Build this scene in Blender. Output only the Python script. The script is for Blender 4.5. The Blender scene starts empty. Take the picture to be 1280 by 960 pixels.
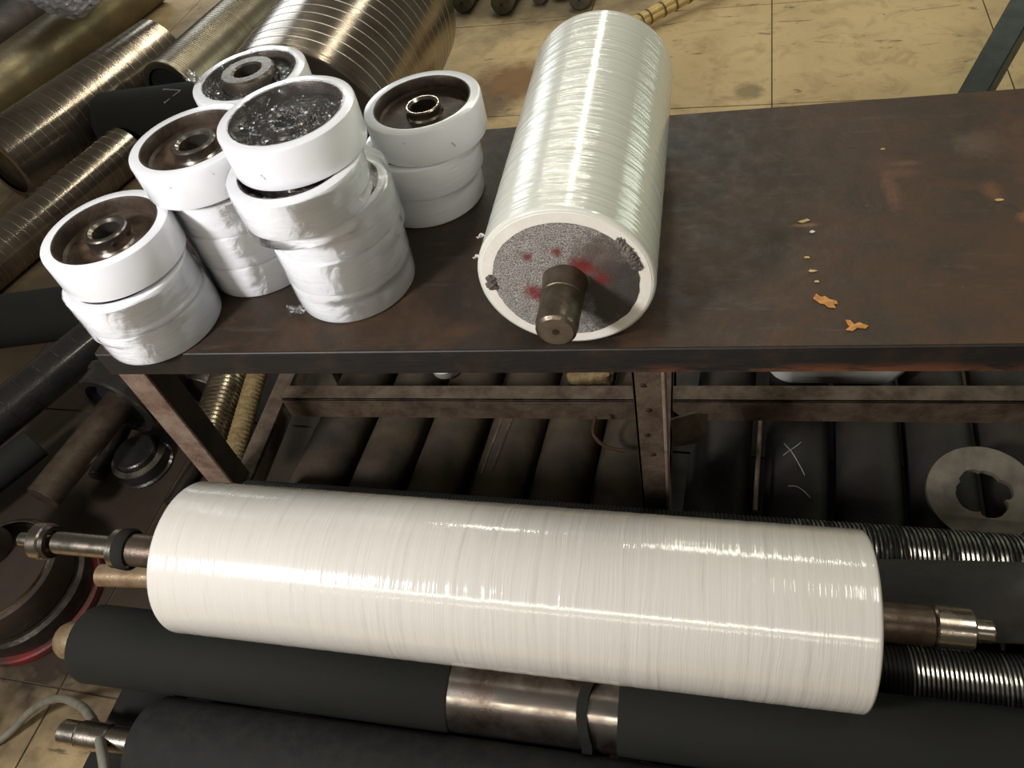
import bpy, bmesh, math, random
from mathutils import Vector, Matrix, noise
random.seed(7)
SC = bpy.context.scene
COL = SC.collection
V = Vector

# ------------------------------------------------------------------ camera
cam_d = bpy.data.cameras.new('camera')
cam = bpy.data.objects.new('camera', cam_d); COL.objects.link(cam)
_r = V((0.97471489, 0.14343506, -0.17133963))
_u = V((6.10973e-04, 0.76507066, 0.64394605))
_w = V((-0.22345136, 0.62776849, -0.74563812))
M = Matrix.Identity(4)
for i in range(3):
    M[i][0] = _r[i]; M[i][1] = _u[i]; M[i][2] = -_w[i]
M[0][3], M[1][3], M[2][3] = 0.2926983, -0.7609089, 0.8231893
cam.matrix_world = M
cam_d.sensor_width = 36; cam_d.sensor_fit = 'HORIZONTAL'
cam_d.lens = 975.525 / 1280 * 36
cam_d.clip_start = .02
SC.camera = cam

# ------------------------------------------------------------------ world and lamps
wd = bpy.data.worlds.new('workshop_air'); SC.world = wd; wd.use_nodes = True
wd.node_tree.nodes['Background'].inputs[0].default_value = (.86, .80, .66, 1)
wd.node_tree.nodes['Background'].inputs[1].default_value = .08

def area(name, loc, target, sx, sy, power, col):
    l = bpy.data.lights.new(name, 'AREA'); l.shape = 'RECTANGLE'; l.size = sx; l.size_y = sy
    l.energy = power; l.color = col
    o = bpy.data.objects.new(name, l); COL.objects.link(o); o.location = loc
    o.rotation_euler = (V(target) - V(loc)).to_track_quat('-Z', 'Y').to_euler()
    return o
area('work_lamp', (-1.22, -1.38, 1.30), (-.3, 0, 0), .30, .30, 43, (1, .985, 1))
area('ceiling_tube_front', (-.3, -3.5, 2.8), (0, -.2, 0), 5.0, .09, 32, (1, .90, .78))
area('ceiling_tube_far_front', (0, -4.6, 2.8), (0, -.2, 0), 4.0, .06, 10, (1, .90, .78))
t_ = area('ceiling_tube_cross', (-.5, 3.85, 2.8), (-.5, 3.85, 0), 4.4, .20, 64, (1, .985, .84))
t_.rotation_euler = (0, 0, math.radians(-36))
area('ceiling_tube_back', (.15, 4.9, 2.8), (.1, 1, 0), .22, 2.8, 22, (1, .97, .82))
area('doorway_back_left', (-3.4, 5.6, 1.2), (0, .5, 0), 1.2, 1.9, 27, (.90, .97, 1))
area('doorway_back_right', (5.6, 4.8, 1.1), (0, 1.2, .2), 3.6, 2.4, 85, (.90, 1, .80))
area('ceiling_lamp_overhead', (1.8, .1, 2.8), (.6, 0, 0), .9, .25, 13, (1, .95, .84))
SC.view_settings.view_transform = 'Standard'; SC.view_settings.look = 'None'
SC.view_settings.exposure = .3; SC.view_settings.gamma = 1
SC.view_settings.use_curve_mapping = False

# ------------------------------------------------------------------ material tools
class NT:
    def __init__(s, name):
        s.m = bpy.data.materials.new(name); s.m.use_nodes = True
        s.t = s.m.node_tree; s.n = s.t.nodes; s.p = s.n['Principled BSDF']
        s.tc = s.n.new('ShaderNodeTexCoord')
    def link(s, a, b): s.t.links.new(a, b)
    def put(s, sock, v):
        if hasattr(v, 'is_output'): s.link(v, sock)
        else:
            if isinstance(v, (tuple, list)) and len(v) == 3 and sock.type == 'RGBA': v = (*v, 1)
            sock.default_value = v
    def map(s, scale=(1, 1, 1), src='Object', loc=(0, 0, 0)):
        k = s.n.new('ShaderNodeMapping'); k.inputs['Scale'].default_value = scale; k.inputs['Location'].default_value = loc
        s.link(s.tc.outputs[src], k.inputs[0]); return k.outputs[0]
    def pos(s): return s.n.new('ShaderNodeNewGeometry').outputs['Position']
    def noise(s, vec, scale=5, detail=4, rough=.6, dist=0):
        k = s.n.new('ShaderNodeTexNoise'); k.inputs['Scale'].default_value = scale
        k.inputs['Detail'].default_value = detail; k.inputs['Roughness'].default_value = rough
        k.inputs['Distortion'].default_value = dist
        s.link(vec, k.inputs['Vector']); return k.outputs[0]
    def ramp(s, v, a, b, lo=0., hi=1.):
        k = s.n.new('ShaderNodeMapRange'); k.clamp = True
        s.put(k.inputs[0], v)
        for i, x in enumerate((a, b, lo, hi)): k.inputs[i + 1].default_value = x
        return k.outputs[0]
    def mix(s, f, a, b):
        k = s.n.new('ShaderNodeMix'); k.data_type = 'RGBA'
        s.put(k.inputs[0], f); s.put(k.inputs[6], a); s.put(k.inputs[7], b); return k.outputs[2]
    def math(s, op, a, b=0.):
        k = s.n.new('ShaderNodeMath'); k.operation = op; s.put(k.inputs[0], a); s.put(k.inputs[1], b); return k.outputs[0]
    def blob(s, vec, c, r, soft=.35, squash=(1, 1, 1), wob=0.):
        """1 inside a patch round point c, 0 outside"""
        k = s.n.new('ShaderNodeVectorMath'); k.operation = 'SUBTRACT'; s.link(vec, k.inputs[0]); k.inputs[1].default_value = c
        q = s.n.new('ShaderNodeVectorMath'); q.operation = 'MULTIPLY'; s.link(k.outputs[0], q.inputs[0]); q.inputs[1].default_value = squash
        l = s.n.new('ShaderNodeVectorMath'); l.operation = 'LENGTH'; s.link(q.outputs[0], l.inputs[0])
        d = l.outputs['Value']
        if wob: d = s.math('ADD', d, s.math('MULTIPLY', s.math('SUBTRACT', s.noise(vec, 2.2 / r, 5, .65), .5), wob * r * 2))
        return s.ramp(d, r * (1 - soft), r * (1 + soft), 1, 0)
    def bump(s, h, dist, strength=1., normal=None):
        k = s.n.new('ShaderNodeBump'); k.inputs['Distance'].default_value = dist; k.inputs['Strength'].default_value = strength
        s.link(h, k.inputs['Height'])
        if normal: s.link(normal, k.inputs['Normal'])
        return k.outputs[0]
    def done(s, col=None, rough=None, metal=None, bump=None, coat=None, coat_rough=None, coat_n=None, spec=None):
        P = s.p.inputs
        for nm, v in (('Base Color', col), ('Roughness', rough), ('Metallic', metal), ('Normal', bump),
                      ('Coat Weight', coat), ('Coat Roughness', coat_rough), ('Coat Normal', coat_n), ('Specular IOR Level', spec)):
            if v is not None: s.put(P[nm], v)
        return s.m

def mat_film(name, col=(.60, .575, .515), ring=1., crumple=.0, streak=.5):
    m = NT(name)
    wob = m.noise(m.map((1, 1, 1)), 7, 2)
    k = m.n.new('ShaderNodeCombineXYZ'); m.link(m.math('MULTIPLY', wob, .016), k.inputs[2])
    a = m.n.new('ShaderNodeVectorMath'); a.operation = 'ADD'; m.link(m.tc.outputs['Object'], a.inputs[0]); m.link(k.outputs[0], a.inputs[1])
    q = m.n.new('ShaderNodeMapping'); m.link(a.outputs[0], q.inputs[0]); q.inputs['Scale'].default_value = (4, 4, 130)
    n1 = m.noise(q.outputs[0], 1, 3, .6)
    q2 = m.n.new('ShaderNodeMapping'); m.link(a.outputs[0], q2.inputs[0]); q2.inputs['Scale'].default_value = (9, 9, 420)
    n2 = m.noise(q2.outputs[0], 1, 2, .5)
    q3 = m.n.new('ShaderNodeMapping'); m.link(a.outputs[0], q3.inputs[0]); q3.inputs['Scale'].default_value = (4, 4, 105)
    n3 = m.noise(q3.outputs[0], 1, 6, .7)
    c = m.mix(m.ramp(n3, .56, .70, 0, streak), col, (col[0] * .66, col[1] * .64, col[2] * .60))
    c = m.mix(m.ramp(m.noise(m.map(), 6, 3), .35, .7, 0, .25), c, (col[0] * .93, col[1] * .94, col[2] * .85))
    h = m.math('ADD', m.math('MULTIPLY', n1, ring), m.math('MULTIPLY', n2, .35 * ring))
    b = m.bump(h, .0009, .9)
    if crumple:
        b = m.bump(m.noise(m.map((1, 1, 3.2)), 24, 5, .6, 1.0), .004 * crumple, 1., b)
    m.p.inputs['Coat IOR'].default_value = 1.7
    return m.done(c, .6, 0, b, 1., .12, b, .3)

def mat_plain(name, col, rough, metal=0., var=.25, scale=12, bump=.0, bscale=60, col2=None, coat=None, src='Object', spec=None):
    m = NT(name); v = m.map(src=src)
    n = m.noise(v, scale, 6, .65)
    c2 = col2 or tuple(x * (1 - var * 2) for x in col)
    c = m.mix(m.ramp(n, .38, .64), col, c2)
    b = m.bump(m.noise(v, bscale, 5, .7), bump) if bump else None
    return m.done(c, m.ramp(n, .3, .7, max(rough - .08, .03), min(rough + .12, 1)), metal, b, coat, .1 if coat else None, None, spec)

MT = {}
MT['film'] = mat_film('film_wrapped_white', ring=1.)
MT['film_table'] = mat_film('film_wrapped_white_tighter', (.66, .665, .585), ring=1.1, streak=.2)
MT['tyre_film'] = mat_film('wrapped_tyre', (.80, .81, .83), ring=.5, crumple=.34, streak=.45)
def tyre_plain():
    m = NT('white_polyurethane'); v = m.map()
    n = m.noise(v, 14, 5)
    c = m.mix(m.ramp(n, .5, .75, 0, .5), (.84, .85, .87), (.75, .765, .79))
    c = m.mix(m.ramp(m.noise(v, 55, 2), .72, .76, 0, .7), c, (.30, .28, .25))
    return m.done(c, .30, 0, m.bump(m.noise(v, 9, 3), .002), .6, .12)
MT['tyre'] = tyre_plain()
MT['rimwhite'] = mat_plain('cut_white_rubber', (.80, .77, .70), .45, 0, .06, 20, .0004, 90, col2=(.72, .68, .58))
MT['rubber'] = mat_plain('black_rubber', (.0125, .013, .0105), .8, 0, .2, 9, .0006, 140, col2=(.016, .0155, .013), spec=.12)
MT['rubber_dusty'] = mat_plain('dusty_black_rubber', (.012, .012, .0105), .75, 0, .2, 40, .0007, 200, col2=(.019, .0175, .015), spec=.14)
MT['rubber_grey'] = mat_plain('speckled_grey_black_rubber', (.040, .041, .037), .6, 0, .2, 60, .0007, 200, col2=(.06, .057, .05), spec=.3)
MT['steel_brown'] = mat_plain('oiled_brown_steel', (.13, .10, .075), .36, .7, .3, 34, .0006, 120, col2=(.07, .045, .028))
MT['steel_bright'] = mat_plain('turned_bright_steel', (.46, .42, .36), .24, 1., .2, 40, .0001, 220, col2=(.30, .25, .19))
MT['steel_dark'] = mat_plain('dark_oily_steel', (.055, .048, .04), .35, .7, .3, 30, .001, 70, col2=(.03, .02, .015))
MT['steel_tan'] = mat_plain('tan_grimy_steel', (.30, .22, .13), .4, .5, .2, 30, .001, 70, col2=(.17, .11, .06))
MT['rust_frame'] = mat_plain('rusty_angle_iron', (.12, .085, .055), .65, .3, .3, 22, .003, 60, col2=(.055, .032, .02))
MT['rust_leg'] = mat_plain('pale_rusty_leg', (.26, .19, .14), .6, .2, .25, 18, .003, 60, col2=(.13, .075, .05))
MT['dark_frame'] = mat_plain('black_angle_iron', (.022, .019, .016), .5, .4, .3, 18, .002, 60, col2=(.045, .026, .018))
MT['green'] = mat_plain('dark_green_paint', (.016, .030, .020), .5, 0, .2, 20, .0005, 80)
MT['red'] = mat_plain('red_paint', (.20, .016, .014), .5, 0, .3, 11, .001, 60, col2=(.035, .018, .013))
MT['cane'] = mat_plain('yellow_cane', (.55, .40, .15), .5, 0, .2, 30, .001, 80, col2=(.42, .28, .09))
MT['cane_dark'] = mat_plain('dark_binding', (.10, .06, .03), .7, 0, .2, 30)
MT['cable'] = mat_plain('grey_cable_sheath', (.15, .14, .105), .55, 0, .15, 30)
MT['white_plastic'] = mat_plain('off_white_plastic', (.66, .66, .60), .4, 0, .06, 8, col2=(.5, .5, .44))
MT['under_roller'] = mat_plain('brown_stained_rubber', (.030, .025, .020), .62, .0, .3, 7, .002, 50, col2=(.065, .046, .027), spec=.15)
MT['under_black'] = mat_plain('plain_dark_rubber', (.022, .021, .019), .62, .0, .3, 7, .002, 50, col2=(.033, .027, .021), spec=.15)
MT['hub'] = mat_plain('brown_primed_hub', (.17, .11, .07), .34, .4, .3, 30, .0015, 50, col2=(.045, .027, .018), coat=.4)
MT['hub_dark'] = mat_plain('dark_hub', (.075, .055, .04), .42, .3, .3, 26, .0015, 50, col2=(.03, .02, .013), spec=.25)
MT['boss'] = mat_plain('machined_boss', (.40, .37, .33), .22, .95, .25, 30, .0002, 90, col2=(.2, .16, .12))
MT['blue_face'] = mat_plain('blue_black_face', (.012, .014, .022), .5, 0, .2, 10)
MT['orange_chip'] = mat_plain('orange_paint', (.58, .25, .055), .6, 0, .2, 80)
MT['chalk'] = mat_plain('chalk', (.42, .42, .38), .9)
MT['weave'] = mat_plain('woven_yellow_sleeve', (.26, .18, .07), .6, 0, .3, 60, .004, 150, col2=(.13, .085, .03))
MT['rust_steel'] = mat_plain('rust_brown_pipe', (.055, .038, .028), .5, .4, .3, 12, .001, 50, col2=(.03, .022, .017))
MT['yellow_pipe'] = mat_plain('yellowed_steel_pipe', (.20, .15, .075), .38, .55, .3, 7, .002, 40, col2=(.13, .105, .06))
MT['copper'] = mat_plain('copper_strip', (.16, .085, .05), .4, .7)

def mat_pipe(name, col, col2, rough=.11):
    m = NT(name)
    n = m.noise(m.map((3, 3, 90)), 1, 5, .7); g = m.noise(m.map(), 4.5, 5, .6)
    c = m.mix(m.ramp(g, .4, .62), col, col2)
    c = m.mix(m.ramp(n, .5, .8, 0, .5), c, tuple(x * 1.7 for x in col))
    b = m.bump(n, .0004)
    return m.done(c, m.ramp(g, .3, .7, rough, rough + .13), .9, b)
MT['pipe'] = mat_pipe('grooved_steel', (.27, .225, .175), (.14, .11, .083))
MT['pipe_pale'] = mat_pipe('grooved_steel_olive', (.22, .19, .135), (.14, .112, .08), .30)
MT['ridge'] = mat_plain('bright_ridge', (.62, .56, .46), .3, 1., .1)
MT['wound'] = mat_plain('wire_wound_steel', (.38, .345, .30), .22, .95, .3, 16, .0001, 300, col2=(.12, .085, .065))
def mat_rib(name, z0, step, off, a, b, frac=.5):
    """glossy worn rib crests beyond local z0, the grooves between them black"""
    m = NT(name); n = m.noise(m.map((9, 9, 75)), 1, 5, .7); n0 = m.noise(m.map(), 30, 4)
    s = m.n.new('ShaderNodeSeparateXYZ'); m.link(m.tc.outputs['Object'], s.inputs[0]); z = s.outputs[2]
    w = m.math('LESS_THAN', m.math('FRACT', m.math('DIVIDE', m.math('SUBTRACT', z, off), step)), frac)
    f = m.math('MULTIPLY', m.math('MULTIPLY', m.ramp(n, a, b), m.ramp(z, z0, z0 + .01)), w)
    c = m.mix(f, m.mix(m.ramp(n0, .4, .6), (.012, .012, .011), (.022, .020, .018)), (.50, .49, .43))
    return m.done(c, m.math('SUBTRACT', .55, m.math('MULTIPLY', f, .30)), m.math('MULTIPLY', f, .95), None, None, None, None, .3)
MT['rib_worn'] = mat_rib('worn_rib_steel', .19, .0065, .003, .30, .42)
MT['rib_back'] = mat_rib('half_worn_ribs', 1.03, .0072, .003, .44, .54)
MT['ribbed_black'] = mat_plain('oily_ribbed_black', (.035, .032, .028), .28, .5, .3, 26, .001, 60, col2=(.02, .018, .016), coat=.6)

def mat_table():
    m = NT('worn_steel_sheet'); P = m.pos()
    n = m.noise(P, 3.2, 7, .62, .4); n2 = m.noise(P, 28, 6, .7)
    s = m.n.new('ShaderNodeSeparateXYZ'); m.link(P, s.inputs[0])
    gr = m.ramp(m.math('ADD', s.outputs[0], m.math('MULTIPLY', m.math('SUBTRACT', n, .5), 1.3)), -.1, .55)
    c = m.mix(gr, (.030, .022, .016), (.056, .033, .019))
    c = m.mix(m.ramp(n, .50, .66, 0, .75), c, (.040, .030, .020))
    c = m.mix(m.ramp(n2, .56, .72, 0, .35), c, (.10, .055, .03))
    q = m.n.new('ShaderNodeMapping'); q.inputs['Scale'].default_value = (5, 40, 1); q.inputs['Rotation'].default_value = (0, 0, .12); m.link(P, q.inputs[0])
    c = m.mix(m.ramp(m.noise(q.outputs[0], 1, 5, .7), .58, .72, 0, .35), c, (.14, .115, .09))
    for (x, y, r, cc, sq) in ((.745, .445, .030, (.11, .09, .065), (1, 1, 1)), (.62, .375, .02, (.13, .065, .042), (1, 2, 1)),
                              (.74, .31, .018, (.17, .075, .034), (1.6, .7, 1)), (.775, .25, .012, (.32, .13, .05), (1, 1, 1)),
                              (.60, .33, .022, (.16, .075, .045), (2.2, .5, 1)), (.63, .40, .012, (.16, .085, .06), (.6, 2, 1)),
                              (.465, .255, .008, (.30, .18, .08), (.5, 2, 1)), (.28, .25, .05, (.07, .05, .035), (.6, 1, 1)),
                              (.84, .46, .06, (.10, .045, .028), (.7, 1, 1)), (.83, .36, .035, (.11, .05, .03), (1, 1, 1)),
                              (-.05, .04, .02, (.07, .035, .022), (.5, 1.5, 1)), (.15, .012, .015, (.012, .010, .009), (.18, 1, 1)),
                              (.9, .04, .04, (.03, .028, .022), (.3, 1, 1)), (.6, .03, .02, (.035, .028, .02), (.2, 1, 1))):
        c = m.mix(m.math('MULTIPLY', m.blob(P, (x, y, 0), r, .6, sq, 1.1), .62), c, cc)
    n4 = m.noise(P, 7.5, 8, .72, .8)
    c = m.mix(m.ramp(n4, .48, .66, 0, .55), c, (.088, .044, .022))
    c = m.mix(m.ramp(n4, .46, .34, 0, .6), c, (.026, .023, .017))
    c = m.mix(m.ramp(m.noise(P, 90, 3, .6), .70, .76, 0, .5), c, (.20, .12, .06))
    b = m.bump(n2, .0015); b = m.bump(n, .006, .5, b)
    return m.done(c, m.ramp(n2, .3, .7, .42, .62), .0, b, None, None, None, .22)
MT['table'] = mat_table()

def mat_floor():
    m = NT('cream_floor_tile'); P = m.pos()
    n = m.noise(P, 1.6, 6, .6, .5); n2 = m.noise(P, 9, 7, .7, .6); n3 = m.noise(P, 34, 4, .7)
    c = m.mix(m.ramp(n, .35, .68), (.50, .37, .19), (.39, .28, .14))
    c = m.mix(m.ramp(n2, .50, .72, 0, .55), c, (.19, .125, .062))
    q = m.n.new('ShaderNodeMapping'); q.inputs['Scale'].default_value = (2.5, 9, 1); q.inputs['Rotation'].default_value = (0, 0, -.3); m.link(P, q.inputs[0])
    sc = m.noise(q.outputs[0], 1.4, 9, .75, 1.2)
    c = m.mix(m.ramp(sc, .585, .65, 0, .8), c, (.075, .052, .034))
    c = m.mix(m.ramp(n3, .68, .74, 0, .8), c, (.07, .05, .035))
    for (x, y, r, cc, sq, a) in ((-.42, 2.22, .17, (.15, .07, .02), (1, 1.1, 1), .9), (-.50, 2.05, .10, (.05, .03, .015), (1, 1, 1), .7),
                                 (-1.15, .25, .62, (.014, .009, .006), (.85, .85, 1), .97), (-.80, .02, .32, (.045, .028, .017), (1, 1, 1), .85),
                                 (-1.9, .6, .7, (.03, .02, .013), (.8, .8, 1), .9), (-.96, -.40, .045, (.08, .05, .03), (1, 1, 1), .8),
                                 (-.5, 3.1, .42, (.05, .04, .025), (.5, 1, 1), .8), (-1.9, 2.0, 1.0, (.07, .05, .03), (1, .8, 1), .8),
                                 (.2, .3, .95, (.012, .009, .006), (.8, 1.2, 1), .97), (.50, 2.0, .05, (.08, .06, .03), (1, 1, 1), .6)):  # the large patch paints the shade under the bench into the tile colour
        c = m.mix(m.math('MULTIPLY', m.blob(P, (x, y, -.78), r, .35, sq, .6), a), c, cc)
    b = m.bump(n3, .0008)
    return m.done(c, m.ramp(n2, .3, .7, .5, .75), 0, b, None, None, None, .3)
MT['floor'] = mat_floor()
MT['joint'] = mat_plain('dirty_joint', (.075, .05, .03), .9, src='Object')

def mat_core():
    m = NT('cast_sandy_end'); v = m.map()
    n = m.noise(v, 520, 2, .8); g = m.noise(v, 14, 4)
    c = m.mix(m.ramp(n, .42, .60), (.12, .11, .10), (.46, .43, .39))
    # object axes on this face: x to the side, y across; brown scorched half and red primer spots
    c = m.mix(m.math('MULTIPLY', m.blob(v, (-.072, -.020, 0), .055, .35, (1, .6, 1), .9), .95), c, (.040, .035, .026))
    c = m.mix(m.math('MULTIPLY', m.blob(v, (-.045, .045, 0), .028, .4, (1, 1, 1), .7), .7), c, (.12, .085, .07))
    for (x, y, r) in ((-.046, -.016, .012), (-.036, -.026, .010), (.020, .028, .012), (.033, .024, .011), (.050, .006, .010),
                      (-.012, .012, .012), (-.045, .045, .006), (-.005, .052, .007), (.002, .012, .010)):
        c = m.mix(m.math('MULTIPLY', m.blob(v, (-x, y, 0), r, .6, (1, 1, 1), 1.3), .9), c, (.16, .012, .010))
    b = m.bump(n, .0012)
    return m.done(c, .7, .1, b)
MT['core'] = mat_core()

def mat_clear(name='clear_crumpled_film', sc=38, bd=.006, ior=1.33, df=.025):
    m = NT(name)
    for n in list(m.n):
        if n.type == 'BSDF_PRINCIPLED': m.n.remove(n)
    out = [n for n in m.n if n.type == 'OUTPUT_MATERIAL'][0]
    t = m.n.new('ShaderNodeBsdfTransparent'); t.inputs[0].default_value = (.95, .95, .95, 1)
    g = m.n.new('ShaderNodeBsdfGlossy'); g.inputs['Roughness'].default_value = .07; g.inputs[0].default_value = (1, 1, 1, 1)
    d = m.n.new('ShaderNodeBsdfDiffuse'); d.inputs[0].default_value = (.85, .85, .85, 1)
    b = m.bump(m.noise(m.map(), sc, 4, .55, 1.6), bd)
    m.link(b, g.inputs['Normal'])
    f = m.n.new('ShaderNodeFresnel'); f.inputs[0].default_value = ior; m.link(b, f.inputs['Normal'])
    x = m.n.new('ShaderNodeMixShader'); m.link(f.outputs[0], x.inputs[0]); m.link(t.outputs[0], x.inputs[1]); m.link(g.outputs[0], x.inputs[2])
    x2 = m.n.new('ShaderNodeMixShader'); x2.inputs[0].default_value = df; m.link(x.outputs[0], x2.inputs[1]); m.link(d.outputs[0], x2.inputs[2])
    m.link(x2.outputs[0], out.inputs[0]); return m.m
MT['clear'] = mat_clear(sc=46, bd=.008, ior=1.45, df=.02)
MT['sleeve'] = mat_clear('clear_stretch_film', 20, .0022, 1.22, .05)

# ------------------------------------------------------------------ object tools
def tag(o, label=None, cat=None, group=None, kind=None):
    if label: o['label'] = label
    if cat: o['category'] = cat
    if group: o['group'] = group
    if kind: o['kind'] = kind
    return o
def frame(loc, axis=(0, 0, 1), up=(0, 0, 1)):
    """matrix whose local z runs along axis; local y as near to 'up' as possible"""
    z = V(axis).normalized(); u = V(up)
    if abs(z.dot(u.normalized())) > .98: u = V((0, 1, 0))
    x = u.cross(z).normalized(); y = z.cross(x)
    m = Matrix.Identity(4)
    for i in range(3): m[i][0] = x[i]; m[i][1] = y[i]; m[i][2] = z[i]; m[i][3] = loc[i]
    return m
def thing(name, label, cat, loc=(0, 0, 0), axis=None, group=None, mw=None):
    o = bpy.data.objects.new(name, None); COL.objects.link(o); o.empty_display_size = .05
    o.matrix_world = mw if mw is not None else (frame(loc, axis) if axis is not None else Matrix.Translation(loc))
    return tag(o, label, cat, group)
def build(name, bm, mat, parent=None, smooth=True, angle=35, label=None, mw=None):
    me = bpy.data.meshes.new(name); bmesh.ops.recalc_face_normals(bm, faces=bm.faces[:]); bm.to_mesh(me); bm.free()
    me.materials.append(MT[mat] if isinstance(mat, str) else mat)
    if smooth:
        me.polygons.foreach_set('use_smooth', [True] * len(me.polygons)); me.set_sharp_from_angle(angle=math.radians(angle))
    o = bpy.data.objects.new(name, me); COL.objects.link(o)
    if parent: o.parent = parent
    if mw is not None: o.matrix_local = mw
    if label: o['label'] = label
    return o
def lathe_bm(prof, seg=48, bm=None, m=None, wob=0., closed=False):
    bm = bm or bmesh.new(); rings = []; m = m or Matrix.Identity(4)
    for (z, r) in prof:
        if r < 1e-6: rings.append([bm.verts.new(m @ V((0, 0, z)))])
        else:
            ring = []
            for k in range(seg):
                a = 2 * math.pi * k / seg
                rr = r + (wob * noise.noise(V((math.cos(a) * 2, math.sin(a) * 2, z * 14))) if wob else 0)
                ring.append(bm.verts.new(m @ V((rr * math.cos(a), rr * math.sin(a), z))))
            rings.append(ring)
    pairs = list(zip(rings, rings[1:])) + ([(rings[-1], rings[0])] if closed else [])
    for a, b in pairs:
        if len(a) == 1 and len(b) == 1: continue
        for k in range(seg):
            k2 = (k + 1) % seg
            if len(a) == 1: bm.faces.new((a[0], b[k2], b[k]))
            elif len(b) == 1: bm.faces.new((a[k], a[k2], b[0]))
            else: bm.faces.new((a[k], a[k2], b[k2], b[k]))
    return bm
def lathe(name, prof, mat, parent=None, seg=48, label=None, wob=0., closed=False, mw=None, angle=35):
    return build(name, lathe_bm(prof, seg, wob=wob, closed=closed), mat, parent, True, angle, label, mw)
def rod(z0, z1, r, ch=.002):
    return [(z0, 0), (z0, r - ch), (z0 + ch, r), (z1 - ch, r), (z1, r - ch), (z1, 0)]
def shaftprof(steps):
    """steps: list of (z0, z1, r) in order"""
    p = [(steps[0][0], 0)]
    for (a, b, r) in steps:
        c = min(.0025, (b - a) * .25); p += [(a, r - c), (a + c, r), (b - c, r), (b, r - c)]
    return p + [(steps[-1][1], 0)]
def box_bm(bm, lo, hi, m=None, bev=0.):
    m = m or Matrix.Identity(4)
    g = bmesh.ops.create_cube(bm, size=1); vs = g['verts']
    for v in vs:
        v.co = V([lo[i] + (v.co[i] + .5) * (hi[i] - lo[i]) for i in range(3)])
    if bev:
        es = list({e for v in vs for e in v.link_edges})
        r = bmesh.ops.bevel(bm, geom=es, offset=bev, segments=1, affect='EDGES'); vs = list({v for v in r['verts']} | {v for v in vs if v.is_valid})
    bmesh.ops.transform(bm, matrix=m, verts=[v for v in vs if v.is_valid]); return bm
def box(name, lo, hi, mat, parent=None, label=None, bev=.0015, mw=None):
    bm = bmesh.new(); box_bm(bm, lo, hi, None, bev); return build(name, bm, mat, parent, False, label=label, mw=mw)
def tube_bm(pts, r, seg=12, sub=8, bm=None, cap=True):
    """smooth tube through points (Catmull-Rom)"""
    bm = bm or bmesh.new(); P = [V(p) for p in pts]; Q = []
    for i in range(len(P) - 1):
        a = P[max(i - 1, 0)]; b = P[i]; c = P[i + 1]; d = P[min(i + 2, len(P) - 1)]
        for k in range(sub):
            t = k / sub
            Q.append(.5 * ((2 * b) + (c - a) * t + (2 * a - 5 * b + 4 * c - d) * t * t + (3 * b - a - 3 * c + d) * t ** 3))
    Q.append(P[-1]); rings = []; up = V((0, 0, 1))
    for i, q in enumerate(Q):
        t = (Q[min(i + 1, len(Q) - 1)] - Q[max(i - 1, 0)]).normalized()
        x = t.cross(up); x = x.normalized() if x.length > .05 else V((1, 0, 0)); y = x.cross(t)
        rings.append([bm.verts.new(q + r * (math.cos(2 * math.pi * k / seg) * x + math.sin(2 * math.pi * k / seg) * y)) for k in range(seg)])
    for a, b in zip(rings, rings[1:]):
        for k in range(seg): bm.faces.new((a[k], a[(k + 1) % seg], b[(k + 1) % seg], b[k]))
    if cap: bm.faces.new(rings[0][::-1]); bm.faces.new(rings[-1])
    return bm
def copy_tree(o, parent=None):
    c = o.copy(); COL.objects.link(c)
    if parent: c.parent = parent
    for ch in list(o.children): copy_tree(ch, c)
    return c

FZ = -.78
# ================================================================== SETTING: floor of big square tiles
fl = tag(box('floor', (-6, -3, FZ - .06), (5, 7, FZ - .004), 'joint', bev=0), kind='structure')
TS, RA = .775, math.radians(3.6)
def tile_mesh():
    bm = bmesh.new(); h = TS / 2 - .0022
    vs = []
    for (x, y) in ((-1, -1), (1, -1), (1, 1), (-1, 1)):
        for k in range(5):
            pass
    box_bm(bm, (-h, -h, -.004), (h, h, 0), None, .0012)
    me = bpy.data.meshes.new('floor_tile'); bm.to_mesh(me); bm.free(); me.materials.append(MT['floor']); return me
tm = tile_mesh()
ox, oy = .577, 1.903
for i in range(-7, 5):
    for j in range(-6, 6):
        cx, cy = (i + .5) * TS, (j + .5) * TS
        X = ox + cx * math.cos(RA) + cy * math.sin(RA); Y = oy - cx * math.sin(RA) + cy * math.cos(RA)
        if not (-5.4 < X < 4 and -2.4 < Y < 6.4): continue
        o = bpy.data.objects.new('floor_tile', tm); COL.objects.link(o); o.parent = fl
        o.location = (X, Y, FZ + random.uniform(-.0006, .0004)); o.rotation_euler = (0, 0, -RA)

# ================================================================== THE STEEL BENCH
TX0, TX1, TD, TE = -.682, 1.75, .595, .052
tb = thing('steel_bench', 'long steel bench with rust brown sheet top carrying the white wheels and one roller', 'workbench', (.5, .3, FZ))
def T(bm_or): return Matrix.Translation((-.5, -.3, -FZ))
TM = Matrix.Translation((-.5, -.3, -FZ))
def tbox(name, lo, hi, mat, label=None, bev=.0015, par=None):
    return box(name, lo, hi, mat, par or tb, label, bev, TM)
bm = bmesh.new()
nx, ny = 80, 20; gv = {}
for i in range(nx + 1):
    for j in range(ny + 1):
        x = TX0 + (TX1 - TX0) * i / nx; y = TD * j / ny
        gv[i, j] = bm.verts.new((x, y, .0008 * noise.noise(V((x * 3, y * 3, 1)))))
for i in range(nx):
    for j in range(ny): bm.faces.new((gv[i, j], gv[i + 1, j], gv[i + 1, j + 1], gv[i, j + 1]))
r = bmesh.ops.extrude_face_region(bm, geom=bm.faces[:])
for v in r['geom']:
    if isinstance(v, bmesh.types.BMVert): v.co.z -= .006
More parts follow.
